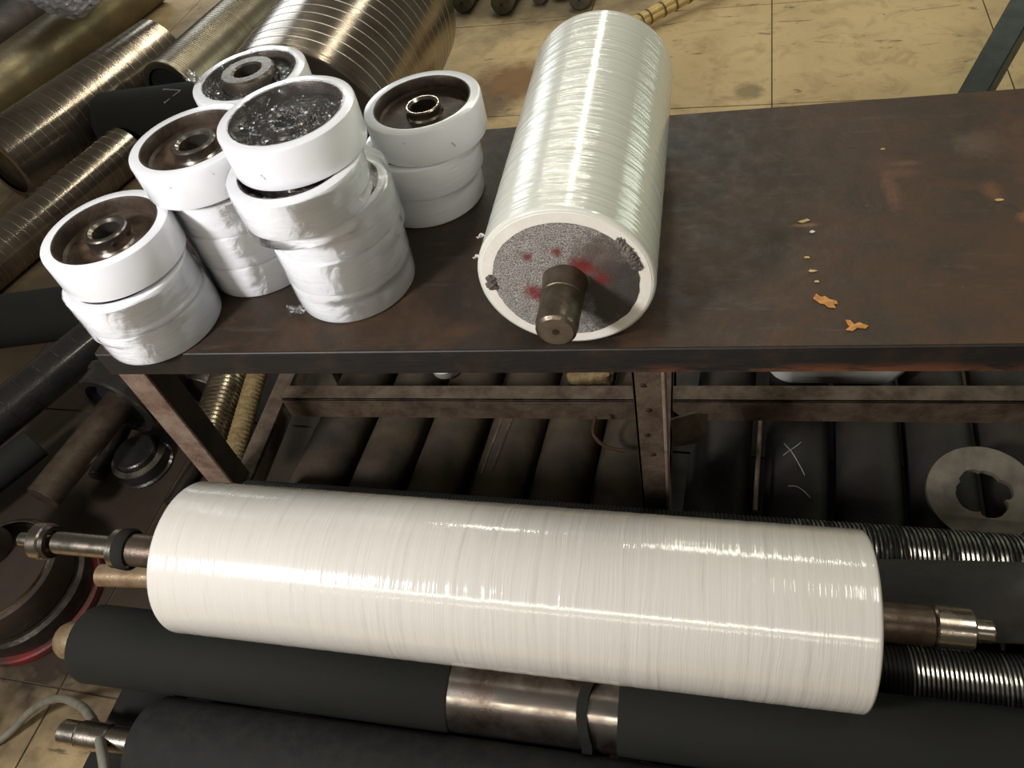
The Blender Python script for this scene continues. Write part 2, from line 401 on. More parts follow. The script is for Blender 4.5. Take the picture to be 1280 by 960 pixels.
build('bench_top', bm, 'table', tb, True, mw=TM)
def apron_mat():
    m = NT('rusted_edge_angle'); P = m.pos(); n = m.noise(P, 9, 6, .7)
    q = m.n.new('ShaderNodeMapping'); q.inputs['Scale'].default_value = (7, 7, 30); m.link(P, q.inputs[0])
    n2 = m.noise(q.outputs[0], 1, 5, .7)
    c = m.mix(m.ramp(n, .5, .65), (.017, .015, .013), (.035, .022, .015))
    s = m.n.new('ShaderNodeSeparateXYZ'); m.link(P, s.inputs[0])
    low = m.math('MULTIPLY', m.ramp(s.outputs[2], -.030, -.046), m.ramp(s.outputs[0], .1, .3))
    c = m.mix(m.math('MULTIPLY', low, m.ramp(n2, .42, .56)), c, (.15, .055, .025))
    return m.done(c, .55, .2, m.bump(n2, .002))
MT['apron'] = apron_mat()
tbox('front_edge', (TX0, -.003, -TE), (TX1, .003, -.001), 'apron')
tbox('back_edge', (TX0, TD - .003, -TE), (TX1, TD + .003, -.001), 'apron')
tbox('side_edge', (TX0 - .003, 0, -TE), (TX0 + .003, TD, -.001), 'apron')
def angle_leg(x, y, sx, sy, mat, label=None, w=.05, z1=-.012):
    bm = bmesh.new(); t = .005
    ys = sorted((y, y + sy * t)); xs = sorted((x, x + sx * w)); box_bm(bm, (xs[0], ys[0], FZ), (xs[1], ys[1], z1), None, .001)
    xs = sorted((x, x + sx * t)); ys = sorted((y, y + sy * w)); box_bm(bm, (xs[0], ys[0], FZ), (xs[1], ys[1], z1), None, .001)
    return build('leg', bm, mat, tb, False, label=label, mw=TM)
# front left leg: pale face to the front, dark flange on its right
bm = bmesh.new(); box_bm(bm, (-.676, .004, FZ), (-.624, .010, -.03), None, .001)
build('leg', bm, 'rust_leg', tb, False, label='pale rusty angle iron leg under the left end', mw=TM)
tbox('leg_flange', (-.630, .010, FZ), (-.624, .060, -.03), 'dark_frame')
angle_leg(.206, .006, 1, 1, 'rust_frame', 'middle leg of the bench, drilled rusty angle iron')
tbox('leg_flange', (.250, -.001, FZ), (.256, .045, -.04), 'rust_leg', 'pale edge of the middle leg')
angle_leg(1.70, .006, -1, 1, 'rust_frame')
for x, s in ((-.676, 1), (.206, 1), (1.70, -1)): angle_leg(x, TD - .006, s, -1, 'rust_frame')
# low stretchers: one long angle iron and three crosswise
def stretcher(x0, x1, lab=None):
    bm = bmesh.new(); box_bm(bm, (x0, .234, -.416), (x1, .274, -.411), None, .001); box_bm(bm, (x0, .234, -.474), (x1, .239, -.411), None, .001)
    build('stretcher', bm, 'rust_frame', tb, False, label=lab, mw=TM)
stretcher(-.60, .205, 'lower long stretcher left of the middle leg')
stretcher(.258, 1.70, 'lower long stretcher right of the middle leg')
for x in (-.655, .212, 1.66):
    bm = bmesh.new(); box_bm(bm, (x, .012, -.446), (x + .045, TD - .012, -.441), None, .001); box_bm(bm, (x + .04, .012, -.49), (x + .045, TD - .012, -.441), None, .001)
    build('cross_stretcher', bm, 'rust_frame', tb, False, mw=TM)
bm = bmesh.new()                                     # torn gusset plate by the middle leg
vs = [bm.verts.new(p) for p in ((.257, .10, -.30), (.30, .14, -.33), (.325, .17, -.37), (.318, .15, -.41), (.30, .14, -.425), (.262, .10, -.38))]
f = bm.faces.new(vs); r = bmesh.ops.extrude_face_region(bm, geom=[f])
for v in r['geom']:
    if isinstance(v, bmesh.types.BMVert): v.co.y += .005
build('gusset_plate', bm, 'rust_frame', tb, False, mw=TM)
for (x, z) in ((.222, -.09), (.228, -.15), (.223, -.215), (.230, -.27)):
    build('bolt_hole', lathe_bm(rod(-.0015, .0015, .004, .0005), 12, None, frame((x, .0045, z), (0, -1, 0))), 'dark_frame', tb, mw=TM)
bm = tube_bm([(.105, .20, -.42), (.10, .18, -.455), (.125, .165, -.475), (.165, .16, -.482)], .004, 8)
build('bent_strip', bm, 'copper', tb, label='thin copper coloured strip hanging from the stretcher', mw=TM)

# ================================================================== WHEELS
HW = .0620
def wheel(name, label, loc, tyre='tyre', hub='hub', boss_r=.036, boss_top=-.004, bore=.021, film=None, lean=None, group=None, recess=.022, rot=0., big=False):
    mw = Matrix.Translation(loc) @ Matrix.Rotation(rot, 4, 'Z')
    if lean: mw = Matrix.Translation(loc) @ Matrix.Rotation(lean[0], 4, 'X') @ Matrix.Rotation(lean[1], 4, 'Y') @ Matrix.Rotation(rot, 4, 'Z')
    t = thing(name, label, 'wheel', group=group, mw=mw)
    H = HW - .0006
    lathe('tyre', [(0.0, .083), (0, .0965), (.0012, .0992), (.004, .1), (H - .004, .1), (H - .0012, .0990), (H, .0968), (H, .083)], tyre, t, 96, closed=True)
    lathe('rim', [(H - .001, .0833), (H - .0005, .0805), (H - .004, .0785), (H - recess + .003, .0775), (H - recess, .073),
                  (.022, .073), (.018, .0775), (.001, .0805), (.001, .0833)], 'hub_dark', t, 64, closed=True)
    lathe('hub_plate', [(H - recess, .0745), (H - recess - .001, .060), (H - recess, boss_r), (H - recess - .001, bore), (.022, bore), (.022, .0745)], hub, t, 64, closed=True, wob=.0)
    bt = H + boss_top
    if big:
        pr = [(H - recess - .002, boss_r + .008), (H - recess + .004, boss_r + .001), (bt - .003, boss_r - .003), (bt, boss_r - .006), (bt, bore + .003), (bt - .003, bore), (.01, bore), (.01, boss_r)]
    else:
        pr = [(H - recess - .002, boss_r + .004), (H - recess + .003, boss_r), (bt - .002, boss_r), (bt, boss_r - .002), (bt, bore + .004), (bt - .004, bore), (.008, bore), (.008, boss_r)]
    b = lathe('hub_boss', pr, 'boss', t, 48, closed=True)
    for a in ((-1.2, -.35) if not big else (-.5,)):
        build('set_screw_hole', lathe_bm(rod(-.001, .0012, .0042, .0004), 12, None, frame(((boss_r - .0005) * math.cos(a), (boss_r - .0005) * math.sin(a), (H - recess + bt) / 2 + .001), (math.cos(a), math.sin(a), 0))), 'steel_dark', b)
    if film:
        bm = bmesh.new(); NR, NS = 34, 120; rings = []
        for i in range(NR + 1):
            r0 = (boss_r + .002) if big else .001; rr = r0 + (film - r0) * i / NR; ring = []
            for k in range(NS):
                a = 2 * math.pi * k / NS; x, y = rr * math.cos(a), rr * math.sin(a)
                z = H + .0012
                if rr < .082: z -= .012 * min(1, (.082 - rr) / .012) if not (rr < boss_r and boss_top > -.003) else 0
                if rr < boss_r + .004 and not big: z = bt + .0025
                z += .0038 * noise.noise(V((x * 70, y * 70, loc[0] * 9))) * min(1, max(0, (.095 - rr) / .01)) + .0032 * noise.noise(V((x * 190, y * 190, 3))) * min(1, max(0, (.097 - rr) / .01))
                if rr > .083: z = H + .0008 + abs(.001 * noise.noise(V((x * 150, y * 150, 5))))
                ring.append(bm.verts.new((x, y, z)))
            rings.append(ring)
        for p, q in zip(rings, rings[1:]):
            for k in range(NS): bm.faces.new((p[k], p[(k + 1) % NS], q[(k + 1) % NS], q[k]))
        build('plastic_film', bm, 'clear', t, label='crumpled clear plastic film over the recess')
    return t
G = 'stacked white wheels'
def stk(n, x, y, extra=0): return (x, y, n * HW + .0008 + extra)
# front left stack (three)
wheel('white_wheel', 'bottom white wheel of the front left stack of three, on the bench corner', stk(0, -.580, .070), 'tyre_film', rot=1)
wheel('white_wheel', 'middle white wheel of the front left stack of three, under a dark gap', stk(1, -.585, .069), 'tyre_film', film=.084, rot=2)
wheel('white_wheel', 'top wheel of the front left stack, unwrapped with bare silver bore', stk(2, -.580, .078, .009), 'tyre', 'hub', .034, .0, .022, lean=(.0, .015), rot=.4, recess=.026)
# second stack (four)
wheel('white_wheel', 'bottom white wheel of the four stacked behind the front left stack', stk(0, -.446, .224), 'tyre_film')
wheel('white_wheel', 'second wheel from the bottom in the stack of four behind the front left stack', stk(1, -.446, .225), 'tyre_film', rot=1)
wheel('white_wheel', 'second wheel from the top in the stack of four behind the front left stack', stk(2, -.444, .228), 'tyre_film', rot=2)
wheel('white_wheel', 'top wheel of the stack of four behind the front left stack, dull brown hub', stk(3, -.455, .209, .009), 'tyre', 'hub', .036, -.004, .024, rot=3)
# tall front stack (five)
wheel('white_wheel', 'bottom white wheel of the tall front stack of five', stk(0, -.253, .158), 'tyre_film')
wheel('white_wheel', 'second wheel from the bottom of the tall front stack of five', stk(1, -.249, .154), 'tyre_film', rot=1)
wheel('white_wheel', 'third wheel of the tall front stack, pushed out to the right', stk(2, -.243, .160), 'tyre_film', film=.084, rot=2)
wheel('white_wheel', 'fourth wheel of the tall front stack, pushed out toward the viewer', stk(3, -.262, .136), 'tyre_film', film=.084, rot=.6)
wheel('white_wheel', 'top wheel of the tall front stack, hub under crumpled clear film', stk(4, -.258, .166, .001), 'tyre', 'hub_dark', .034, -.009, .021, film=.0845, rot=1.4)
# rear stack (four)
for n, lab in ((0, 'bottom wheel of the rear stack'), (1, 'second wheel from the bottom of the rear stack'), (2, 'third wheel of the rear stack, its edge showing right of the top one')):
    wheel('white_wheel', lab + ', mostly hidden', stk(n, -.438 + (.016 if n == 2 else 0), .427), 'tyre_film', rot=n)
wheel('white_wheel', 'top wheel of the rear stack with large bright boss under clear film', stk(3, -.440, .411, .001), 'tyre_film', 'hub', (.050), .009, .024, film=.0845, big=True, rot=.2)
# right stack (three)
wheel('white_wheel', 'bottom white wheel of the stack of three next to the upright roller', stk(0, -.173, .389), 'tyre_film')
wheel('white_wheel', 'middle wheel of the stack of three next to the upright roller', stk(1, -.161, .381), 'tyre_film', rot=1)
wheel('white_wheel', 'top wheel of the right stack of three, dark glossy recess with thin bore', stk(2, -.142, .388, .001), 'tyre', 'hub_dark', .030, -.006, .022, rot=2.2)

# ================================================================== stretch film sleeves round the wrapped stacks
def sleeve(label, cs, z0, z1, seed):
    bm = bmesh.new(); rings = []; N = 160; n = 30
    for i in range(n + 1):
        t = i / n; z = z0 + (z1 - z0) * t; q = z / HW - .5; k = int(max(0, min(len(cs) - 2, math.floor(q)))); f = max(0, min(1, q - k))
        f = f * f * (3 - 2 * f); cx = cs[k][0] * (1 - f) + cs[k + 1][0] * f; cy = cs[k][1] * (1 - f) + cs[k + 1][1] * f
        ring = []
        for j in range(N):
            a = 2 * math.pi * j / N; R = .1
            for (wx, wy), lv in zip(cs, range(len(cs))):       # keep outside every wheel near this height
                if abs(z / HW - .5 - lv) < .75:
                    dx, dy = wx - cx, wy - cy; R = max(R, dx * math.cos(a) + dy * math.sin(a) + .1)
            R += .0008 + .0007 * abs(noise.noise(V((math.cos(a) * 5 + seed, math.sin(a) * 5, z * 16)))) + .0010 * abs(noise.noise(V((math.cos(a) * 13, math.sin(a) * 13 + seed, z * 60))))
            ring.append(bm.verts.new((cx + R * math.cos(a), cy + R * math.sin(a), z + .004 * noise.noise(V((math.cos(a) * 2, math.sin(a) * 2, seed))) * (1 if i == n else 0))))
        rings.append(ring)
    for p, q in zip(rings, rings[1:]):
        for j in range(N): bm.faces.new((p[j], p[(j + 1) % N], q[(j + 1) % N], q[j]))
    o = build('stretch_film', bm, 'sleeve'); tag(o, label, 'plastic film')
sleeve('clear stretch film round the lower two wheels of the front left stack', [(-.580, .070), (-.585, .069)], .004, .121, 1)
sleeve('clear stretch film round the lower three wheels of the second stack', [(-.446, .224), (-.446, .225), (-.444, .228)], .004, .184, 2)
sleeve('clear stretch film round the lower four wheels of the tall front stack', [(-.253, .158), (-.249, .154), (-.243, .160), (-.262, .136)], .004, .246, 3)

# ================================================================== film tufts (loose ends of the wrapping)
def tuft(loc, s, label, seed, ax=(1, 0, 0)):
    bm = bmesh.new(); random.seed(seed)
    for k in range(7):
        a = random.uniform(-.7, .7); L = s * random.uniform(.5, 1.1); w = s * .22
        d = Matrix.Rotation(a, 3, 'Z') @ V(ax)
        sd = V((-d.y, d.x, 0)); pv = None
        for i in range(6):
            t = i / 5
            c = d * L * t + V((0, 0, s * .35 * math.sin(t * 3 + k) * t)); ww = w * (1 - t * .75)
            off = V((0, 0, s * .12 * math.sin(k * 2 + i)))
            a1, a2 = bm.verts.new(c + sd * ww + off), bm.verts.new(c - sd * ww - off)
            if pv: bm.faces.new((pv[0], pv[1], a2, a1))
            pv = (a1, a2)
    o = build('film_tuft', bm, 'clear'); o.location = loc
    return tag(o, label, 'plastic film')
tuft((-.330, .090, .006), .028, 'loose tuft of clear film at the foot of the tall front stack', 3, (-1, -.5, 0))
tuft((-.530, .395, .252), .030, 'wisp of clear film sticking up beside the rear stack', 4, (-.6, .6, .5))

# ================================================================== FRONT WRAPPED ROLLER
A = V((1, -.022, -.035)).normalized()
WR = .120
wstart = V((-.492, -.253, -.2118)); WL = 1.010
wr = thing('wrapped_white_roller', 'long white film wrapped roller lying across the black rollers in front of the bench', 'roller', wstart, A)
prof = [(0, .088), (0, WR - .004), (.0015, WR - .0012), (.004, WR)]
nn = 420
for i in range(nn):
    z = .004 + (WL - .008) * i / (nn - 1)
    prof.append((z, WR + .00045 * noise.noise(V((z * 60, 0, 0))) + .00025 * noise.noise(V((z * 220, 4, 0)))))
prof += [(WL - .0015, WR - .0012), (WL, WR - .004), (WL, .088)]
lathe('film_covering', prof, 'film', wr, 128, closed=True, angle=50)
lathe('core', rod(.006, WL - .006, .0885), 'steel_brown', wr, 64)
def rev(steps): return [(-b, -a, r) for a, b, r in reversed(steps)]
lathe('shaft', shaftprof(rev([(0.0, .118, .0270)])), 'steel_brown', wr, 40, 'rusty thick root of the left shaft')
lathe('shaft', shaftprof(rev([(.118, .262, .0190), (.262, .335, .0115)])), 'steel_bright', wr, 40, 'slim turned left end of the shaft')
c1 = lathe('collar', shaftprof([(-.146, -.118, .0325)]), 'steel_bright', wr, 48, 'bright collar at the shaft root')
lathe('rubber_ring', [(-.132, .0335), (-.118, .0345), (-.112, .031), (-.132, .026)], 'rubber', c1, 48, closed=True)
c2 = lathe('collar', shaftprof([(-.300, -.276, .0310)]), 'steel_bright', wr, 48, 'bright ring on the outer left shaft')
lathe('back_flange', [(-.277, .028), (-.268, .027), (-.268, .020), (-.277, .020)], 'steel_dark', c2, 40, closed=True)
lathe('shaft', shaftprof([(WL, WL + .087, .0265)]), 'steel_brown', wr, 40, 'rusty root of the right shaft')
lathe('shaft', shaftprof([(WL + .087, WL + .134, .0278)]), 'steel_bright', wr, 40, 'polished band on the right shaft')
lathe('shaft', shaftprof([(WL + .134, WL + .160, .0150)]), 'steel_bright', wr, 32, 'small tip of the right shaft')

# ================================================================== ROLLER STANDING OUT ON THE BENCH
TR = .1204; ta = V((math.sin(.0265), math.cos(.0265), 0))
tr = thing('wrapped_bench_roller', 'white film wrapped roller lying on the bench, end with bare shaft facing the viewer', 'roller', (.1288, .0096, TR + .0008), ta)
TL = .5225
prof = [(0, .099), (0, TR - .005), (.0015, TR - .0015), (.005, TR)]
for i in range(260):
    z = .005 + (TL - .01) * i / 259
    prof.append((z, TR + .0004 * noise.noise(V((z * 70, 9, 0))) + .0003 * noise.noise(V((z * 240, 7, 0))) - .0002))
prof += [(TL - .0015, TR - .0015), (TL, TR - .005), (TL, .099)]
lathe('film_covering', prof, 'film_table', tr, 128, closed=True, angle=50)
lathe('white_end_ring', [(-.0006, .0985), (-.0006, TR - .0062), (.001, TR - .0045), (.001, .0985)], 'rimwhite', tr, 96, closed=True, label='bare cut end of the white covering')
bm = bmesh.new(); rings = []                        # cast end face, slightly uneven
c0 = bm.verts.new((0, 0, -.0016))
for i in range(1, 25):
    ring = []
    for k in range(96):
        a = 2 * math.pi * k / 96; rr = .0988 * i / 24
        if i == 24: rr += .0012 * noise.noise(V((math.cos(a) * 6, math.sin(a) * 6, 2)))
        x, y = rr * math.cos(a), rr * math.sin(a)
        ring.append(bm.verts.new((x, y, -.0016 + .0012 * noise.noise(V((x * 90, y * 90, 1))))))
    rings.append(ring)
for k in range(96): bm.faces.new((c0, rings[0][k], rings[0][(k + 1) % 96]))
for p, q in zip(rings, rings[1:]):
    for k in range(96): bm.faces.new((p[k], q[k], q[(k + 1) % 96], p[(k + 1) % 96]))
lathe_bm([(-.0005, .0988), (.03, .0988)], 96, bm)
core = build('cast_end', bm, 'core', tr, label='speckled grey cast end face with red spots')
# grout-like lumps squeezed over the white ring
def lump(pts, seed):
    bm = bmesh.new()
    for (a, r0, s) in pts:
        g = bmesh.ops.create_icosphere(bm, subdivisions=3, radius=1)
        for v in g['verts']:
            k = 1 + .55 * noise.noise(v.co * 1.9 + V((a * 5, seed, 0)))
            v.co = V((v.co.x * s * k + r0 * math.cos(a), v.co.y * s * k + r0 * math.sin(a), v.co.z * .0045 * k - .001))
    build('cement_lump', bm, 'core_dark', core)
MT['core_dark'] = mat_plain('grey_cement', (.19, .165, .14), .75, 0, .3, 60, .003, 150, col2=(.06, .05, .042))
lump([(math.radians(166 - 3.1 * k), .1005 + .0025 * math.sin(k * 2.3), .0058 + .0022 * math.sin(k * 4.1)) for k in range(10)], 1)
lump([(math.radians(-2), .1020, .0085), (math.radians(4), .1015, .007)], 2)
MT['shaft_end'] = mat_plain('brown_machined_shaft', (.15, .12, .09), .33, .7, .3, 30, .001, 80, col2=(.08, .065, .04))
sh = lathe('shaft', [(-.094, 0), (-.094, .0225), (-.0905, .0265), (-.083, .0272), (-.082, .0278), (-.034, .0278), (-.033, .0290), (-.012, .0295), (-.002, .0310), (.002, .032)], 'shaft_end', tr, 48)
lathe('centre_hole', [(-.0946, .0), (-.0946, .0030), (-.0948, .0045), (-.0938, .0048)], 'steel_dark', sh, 20)
bm = bmesh.new()
for (a, z, s) in ((.35, .05, -.010), (.25, .02, -.008)):
    x, y = (TR + .001) * math.cos(a), (TR + .001) * math.sin(a)
    for k in range(3):
        p = [V((x, y, z)), V((x - s * .6, y + s * .3 * k, z - s * .3)), V((x - s, y + s * .6 - s * .3 * k, z + s * .2 * k))]
        tube_bm(p, .0007, 5, 4, bm)
build('film_wisp', bm, 'white_plastic', tr)

# ================================================================== PILE OF BLACK ROLLERS IN FRONT
def roller(name, label, p0, p1, R, mat, ends=(), cat='roller', group=None, cover='rubber_cover', ch=.006, seg=72, prof=None):
    p0 = V(p0); p1 = V(p1); L = (p1 - p0).length
    t = thing(name, label, cat, p0, p1 - p0, group)
    lathe(cover, prof(L) if prof else [(0, 0), (0, R - ch), (ch * .3, R - ch * .3), (ch, R), (L - ch, R), (L, R - ch), (L, 0)], mat, t, seg)
    for (steps, m_, lab) in ends: lathe('shaft', shaftprof(steps(L) if callable(steps) else steps), m_, t, 36, lab)
    return t
def axpt(x, y, z, xx): return V((xx, y + A.y / A.x * (xx - x), z + A.z / A.x * (xx - x)))
# D : interrupted by a bare steel band
Dp = lambda x: axpt(0, -.3745, -.377, x)
DR = .0655
d0 = Dp(-.725); dr = thing('black_banded_roller', 'black rubber roller with a bare wire-wound steel band, under the long white roller', 'roller', d0, A)
def dz(x): return (Dp(x) - d0).length
lathe('rubber_cover', [(0, .03), (0, DR - .009), (.003, DR - .004), (.012, DR), (dz(-.062) - .003, DR), (dz(-.062), DR - .002), (dz(-.062), .03)], 'rubber', dr, 80, closed=True, label='left black rubber section')
lathe('rubber_cover', [(dz(.190), .03), (dz(.190), DR - .002), (dz(.190) + .003, DR), (dz(1.2), DR), (dz(1.2), .03)], 'rubber', dr, 80, closed=True, label='right black rubber section')
prof = []; a_, b_ = dz(-.062) - .002, dz(.190) + .002; n_ = int((b_ - a_) / .0017)
for i in range(n_ + 1):
    z = a_ + (b_ - a_) * i / n_; prof.append((z, DR - .0028 - (.0006 if i % 2 else 0)))
lathe('steel_band', [(a_, .03)] + prof + [(b_, .03)], 'wound', dr, 80, closed=True, label='bare wire-wound steel band', angle=60)
lathe('shaft', [(-.058, 0), (-.058, .018), (-.054, .026), (-.044, .0315), (-.02, .033), (.004, .033)], 'steel_tan', dr, 40, 'domed steel left end')
st = bmesh.new()                                     # loose black strap lying over the band
pv = None
fr = frame(d0, A).inverted()
for i in range(26):
    t = i / 25; ang = math.radians(118 - 150 * t); xx = .165 - .040 * t - .012 * math.sin(t * 6)
    c = Dp(xx); yv = V((0, math.cos(ang), math.sin(ang)))
    # angle measured from +y (away from viewer) over the top to the front
    ang2 = math.radians(60 + 150 * t); yv = V((0, math.cos(ang2), math.sin(ang2)))
    h = DR + .0012 + (.004 * math.sin(t * 9) ** 2)
    q = fr @ (c + yv * h); q2 = fr @ (c + yv * (h + .002))
    wv = V((0, 0, .0075))
    ring = [st.verts.new(q - wv), st.verts.new(q + wv), st.verts.new(q2 + wv), st.verts.new(q2 - wv)]
    if pv:
        for k in range(4): st.faces.new((pv[k], pv[(k + 1) % 4], ring[(k + 1) % 4], ring[k]))
    else: st.faces.new(ring[::-1])
    pv = ring
st.faces.new(pv)
so = build('rubber_strap', st, 'rubber'); so.matrix_world = frame(d0, A); tag(so, 'narrow black rubber strap draped over the bare steel band', 'strap')
# E : nearest roller at the bottom edge
Ep = lambda x: axpt(0, -.514, -.402, x)
er = roller('black_rubber_roller', 'dusty black rubber roller at the bottom edge of the picture, polished shaft at left', Ep(-.555), Ep(1.1), .075, 'rubber_dusty', ch=.016,
            ends=[([(-.160, -.125, .0200), (-.125, -.07, .0225), (-.07, .002, .0215)], 'steel_bright', 'polished steel left shaft')])
# B : smooth black, tan shaft to the left
b0 = V((-.60, -.2105, -.383)); b1 = V((1.3, -.1500, -.402)); bd = (b1 - b0).normalized()
B0 = V((-.47, -.203, -.397)); B1 = V((1.25, -.150, -.397))
roller('black_rubber_roller', 'smooth black rubber roller directly behind the right shaft of the white roller', B0, B1, .0600, 'rubber_grey',
       ends=[([(-.345, .0, .0215)], 'steel_tan', 'tan grimy left shaft')])
# C : ribbed, between B and D
def ribbed(R, step, dep, frac=.5, a=0., b=None):
    def f(L):
        p = [(0, 0), (0, R - .004), (.003, R)]; z = .003 + a
        e = L - .003 if b is None else b
        while z < e - step:
            p += [(z, R), (z + step * frac, R), (z + step * (frac + .1), R - dep), (z + step * .9, R - dep)]; z += step
        return p + [(L - .003, R), (L, R - .004), (L, 0)]
    return f
Cp = lambda x: axpt(0, -.253, -.450, x)
roller('ribbed_black_roller', 'black roller with fine glossy ribs, lying low beside the right end of the white roller', Cp(.42), Cp(1.2), .0570, 'rib_worn', cover='ribbed_cover',
       prof=ribbed(.0570, .0065, .0022, .45, .0))
roller('short_steel_stub', 'short dark stub with a bright end, low between the tan shaft and the banded roller', (-.66, -.262, -.475), (-.52, -.265, -.478), .036, 'rubber', cat='shaft', ends=[([(-.03, 0, .022)], 'steel_bright', 'bright end')])
# A : thin roller at the back of the pile
Ap = lambda x: V((x, -.050 - .0137 * (x + .575), -.4115 - .048 * (x + .575)))
ar = roller('ribbed_back_roller', 'black roller at the back of the pile with worn shiny ribs toward the right', Ap(-.575), Ap(1.25), .0600, 'rib_back', cover='ribbed_cover', ch=.01,
       prof=ribbed(.0600, .0072, .0018, .5, .0), ends=[([(-.06, .0, .022)], 'steel_brown', 'left shaft stub')])
bm = bmesh.new(); fr = frame(Ap(-.575), Ap(1.25) - Ap(-.575)); fi = fr.inverted()
random.seed(11)
for (xa, xb) in ((-.46, -.42), (-.415, -.34), (-.335, -.265)):   # faded pale dash marks printed on the rubber
    n = 10
    for row in range(2):
        for i in range(n):
            x = xa + (xb - xa) * i / n
            if random.random() < .3: continue
            w = (xb - xa) / n * .6; p = []
            for (dx, da) in ((0, 0), (w, 0), (w, .05), (0, .05)):
                an = math.radians(107) - row * .09 + da; c = Ap(x + dx); p.append(bm.verts.new(fi @ (c + V((0, math.cos(an), math.sin(an))) * .0606)))
            bm.faces.new(p)
build('faded_print', bm, 'chalk', ar, False, label='row of faded pale print marks')

# ================================================================== ROLLERS UNDER THE BENCH (running front to back)
random.seed(5)
SL = -.035
ux = [-.535, -.392, -.258, -.118, .010, .140, .330, .485, .622, .757, .897, 1.04]
labs = ['first', 'second', 'third', 'fourth', 'fifth', 'sixth', 'seventh', 'eighth', 'ninth', 'tenth', 'eleventh', 'twelfth']
for i, x in enumerate(ux):
    R = .0625; z = -.5755 + SL * x - .0005
    sx = .12 * .9 if x < .3 else .10
    y0, y1 = (-.02 if i == 0 else -.28 if i == 1 else -.72), (.50 if i == 5 else .80)
    if i == 0: pass
    brown = i < 6
    col = 'brown stained' if brown else 'dark'
    t = roller('stored_roller', '%s roller under the bench, %s in the row from the left' % (col, labs[i]), (x + y0 * sx, y0, z), (x + y1 * sx, y1, z), R,
               'under_roller' if brown else 'under_black', group=None, seg=48, ch=.008)
    if i == 7:                                        # scratched cross and arc
        bm = bmesh.new(); ax = V((sx, 1, 0)).normalized()
        f0 = frame((x + y0 * sx, y0, z), ax).inverted()
        def P_(u, v):                                   # u across (x), v along (y)
            cx = x + sx * v; an = math.acos(max(-.95, min(.95, (u - cx) / R))); return f0 @ V((u, v, z + math.sin(an) * (R + .0008)))
        for seg_ in ([(.478, .225), (.488, .205), (.496, .185), (.505, .160), (.510, .145)], [(.474, .196), (.487, .205), (.500, .214), (.510, .224)],
                     [(.478, .120), (.492, .118), (.505, .108), (.516, .095)]):
            tube_bm([P_(*q) for q in seg_], .0009, 5, 4, bm)
        build('chalk_mark', bm, 'chalk', t, label='pale scratched cross and arc')
    if i == 3:
        f0 = frame((x + y0 * sx, y0, z), V((sx, 1, 0))).inverted(); bm = bmesh.new()
        for dx in (-.030, -.006):
            pts = []
            for v in (.12, .18, .24, .28):
                cx = x + sx * v; u = cx + dx + (v - .2) * .06; an = math.acos((u - cx) / R); pts.append(f0 @ V((u, v, z + math.sin(an) * R)))
            tube_bm(pts, .0035, 6, 4, bm)
        build('torn_ridge', bm, 'rust_frame', t, label='torn raised ridges')
t = thing('thin_steel_rod', 'thin pale rod standing between two rollers under the bench', 'rod', (.411, .05, -.515), (.1, 1, .02))
lathe('rod', rod(0, .25, .0045, .001), 'rust_leg', t, 12)

# lower left black sheets/rollers carrying the pile
for k, (x, lab) in enumerate(((-.672, 'black roller at the lower left edge of the pile, crosswise under the others'), (-.535, 'second crosswise black roller at the lower left, beside the outer one'))):
    roller('crosswise_black_roller', lab, (x - .03, -.86, -.527), (x, -.325, -.527), .0660, 'rubber', seg=56, ch=.004)

# flange disc with a scalloped hole
fm = Matrix.Translation((.800, .088, -.497)) @ Matrix.Rotation(math.radians(13), 4, 'X') @ Matrix.Rotation(math.radians(-4), 4, 'Y')
bm = bmesh.new(); NS = 144; L = {k: [] for k in 'abcd'}
for k in range(NS):
    a = 2 * math.pi * k / NS; R = .089
    r = .036
    for c, w, q in ((.15, .50, .014), (1.10, .48, .008), (2.0, .55, .010), (3.5, .95, .007), (5.2, .70, .013)):
        d = abs(((a - c + math.pi) % (2 * math.pi)) - math.pi); r = max(r, .036 + q * math.sqrt(max(0, 1 - (d / w) ** 2)))
    r += 0 + .002 * noise.noise(V((math.cos(a) * 4, math.sin(a) * 4, 0)))
    for key, rr, z in (('a', R, 0), ('b', R, .014), ('c', r, .014), ('d', r, 0)):
        L[key].append(bm.verts.new((rr * math.cos(a), rr * math.sin(a), z)))
for p, q in (('a', 'b'), ('b', 'c'), ('c', 'd'), ('d', 'a')):
    for k in range(NS): bm.faces.new((L[p][k], L[p][(k + 1) % NS], L[q][(k + 1) % NS], L[q][k]))
MT['flange'] = mat_plain('torch_cut_plate', (.17, .15, .115), .4, .45, .3, 14, .0015, 60, col2=(.30, .27, .21))
fo = build('steel_flange', bm, 'flange'); fo.matrix_world = fm
tag(fo, 'round steel plate with a scalloped torch cut hole, lying under the bench at right', 'plate')

# white tray and odds and ends behind the stretcher
bm = bmesh.new(); prof2 = []
def rrect(w, d, r, n=8):
    o = []
    for (cx, cy, a0) in ((w - r, d - r, 0), (-w + r, d - r, 90), (-w + r, -d + r, 180), (w - r, -d + r, 270)):
        for k in range(n + 1): a = math.radians(a0 + 90 * k / n); o.append((cx + r * math.cos(a), cy + r * math.sin(a)))
    return o
layers = [(.115, .085, .05, 0), (.135, .10, .05, .015), (.152, .115, .05, .09), (.158, .12, .05, .094), (.150, .112, .05, .094), (.130, .095, .05, .02)]
rr = [[bm.verts.new((x, y, z)) for x, y in rrect(w, d, r)] for (w, d, r, z) in layers]
for p, q in zip(rr, rr[1:]):
    for k in range(len(p)): bm.faces.new((p[k], p[(k + 1) % len(p)], q[(k + 1) % len(p)], q[k]))
bm.faces.new(rr[0][::-1]); bm.faces.new(rr[-1])
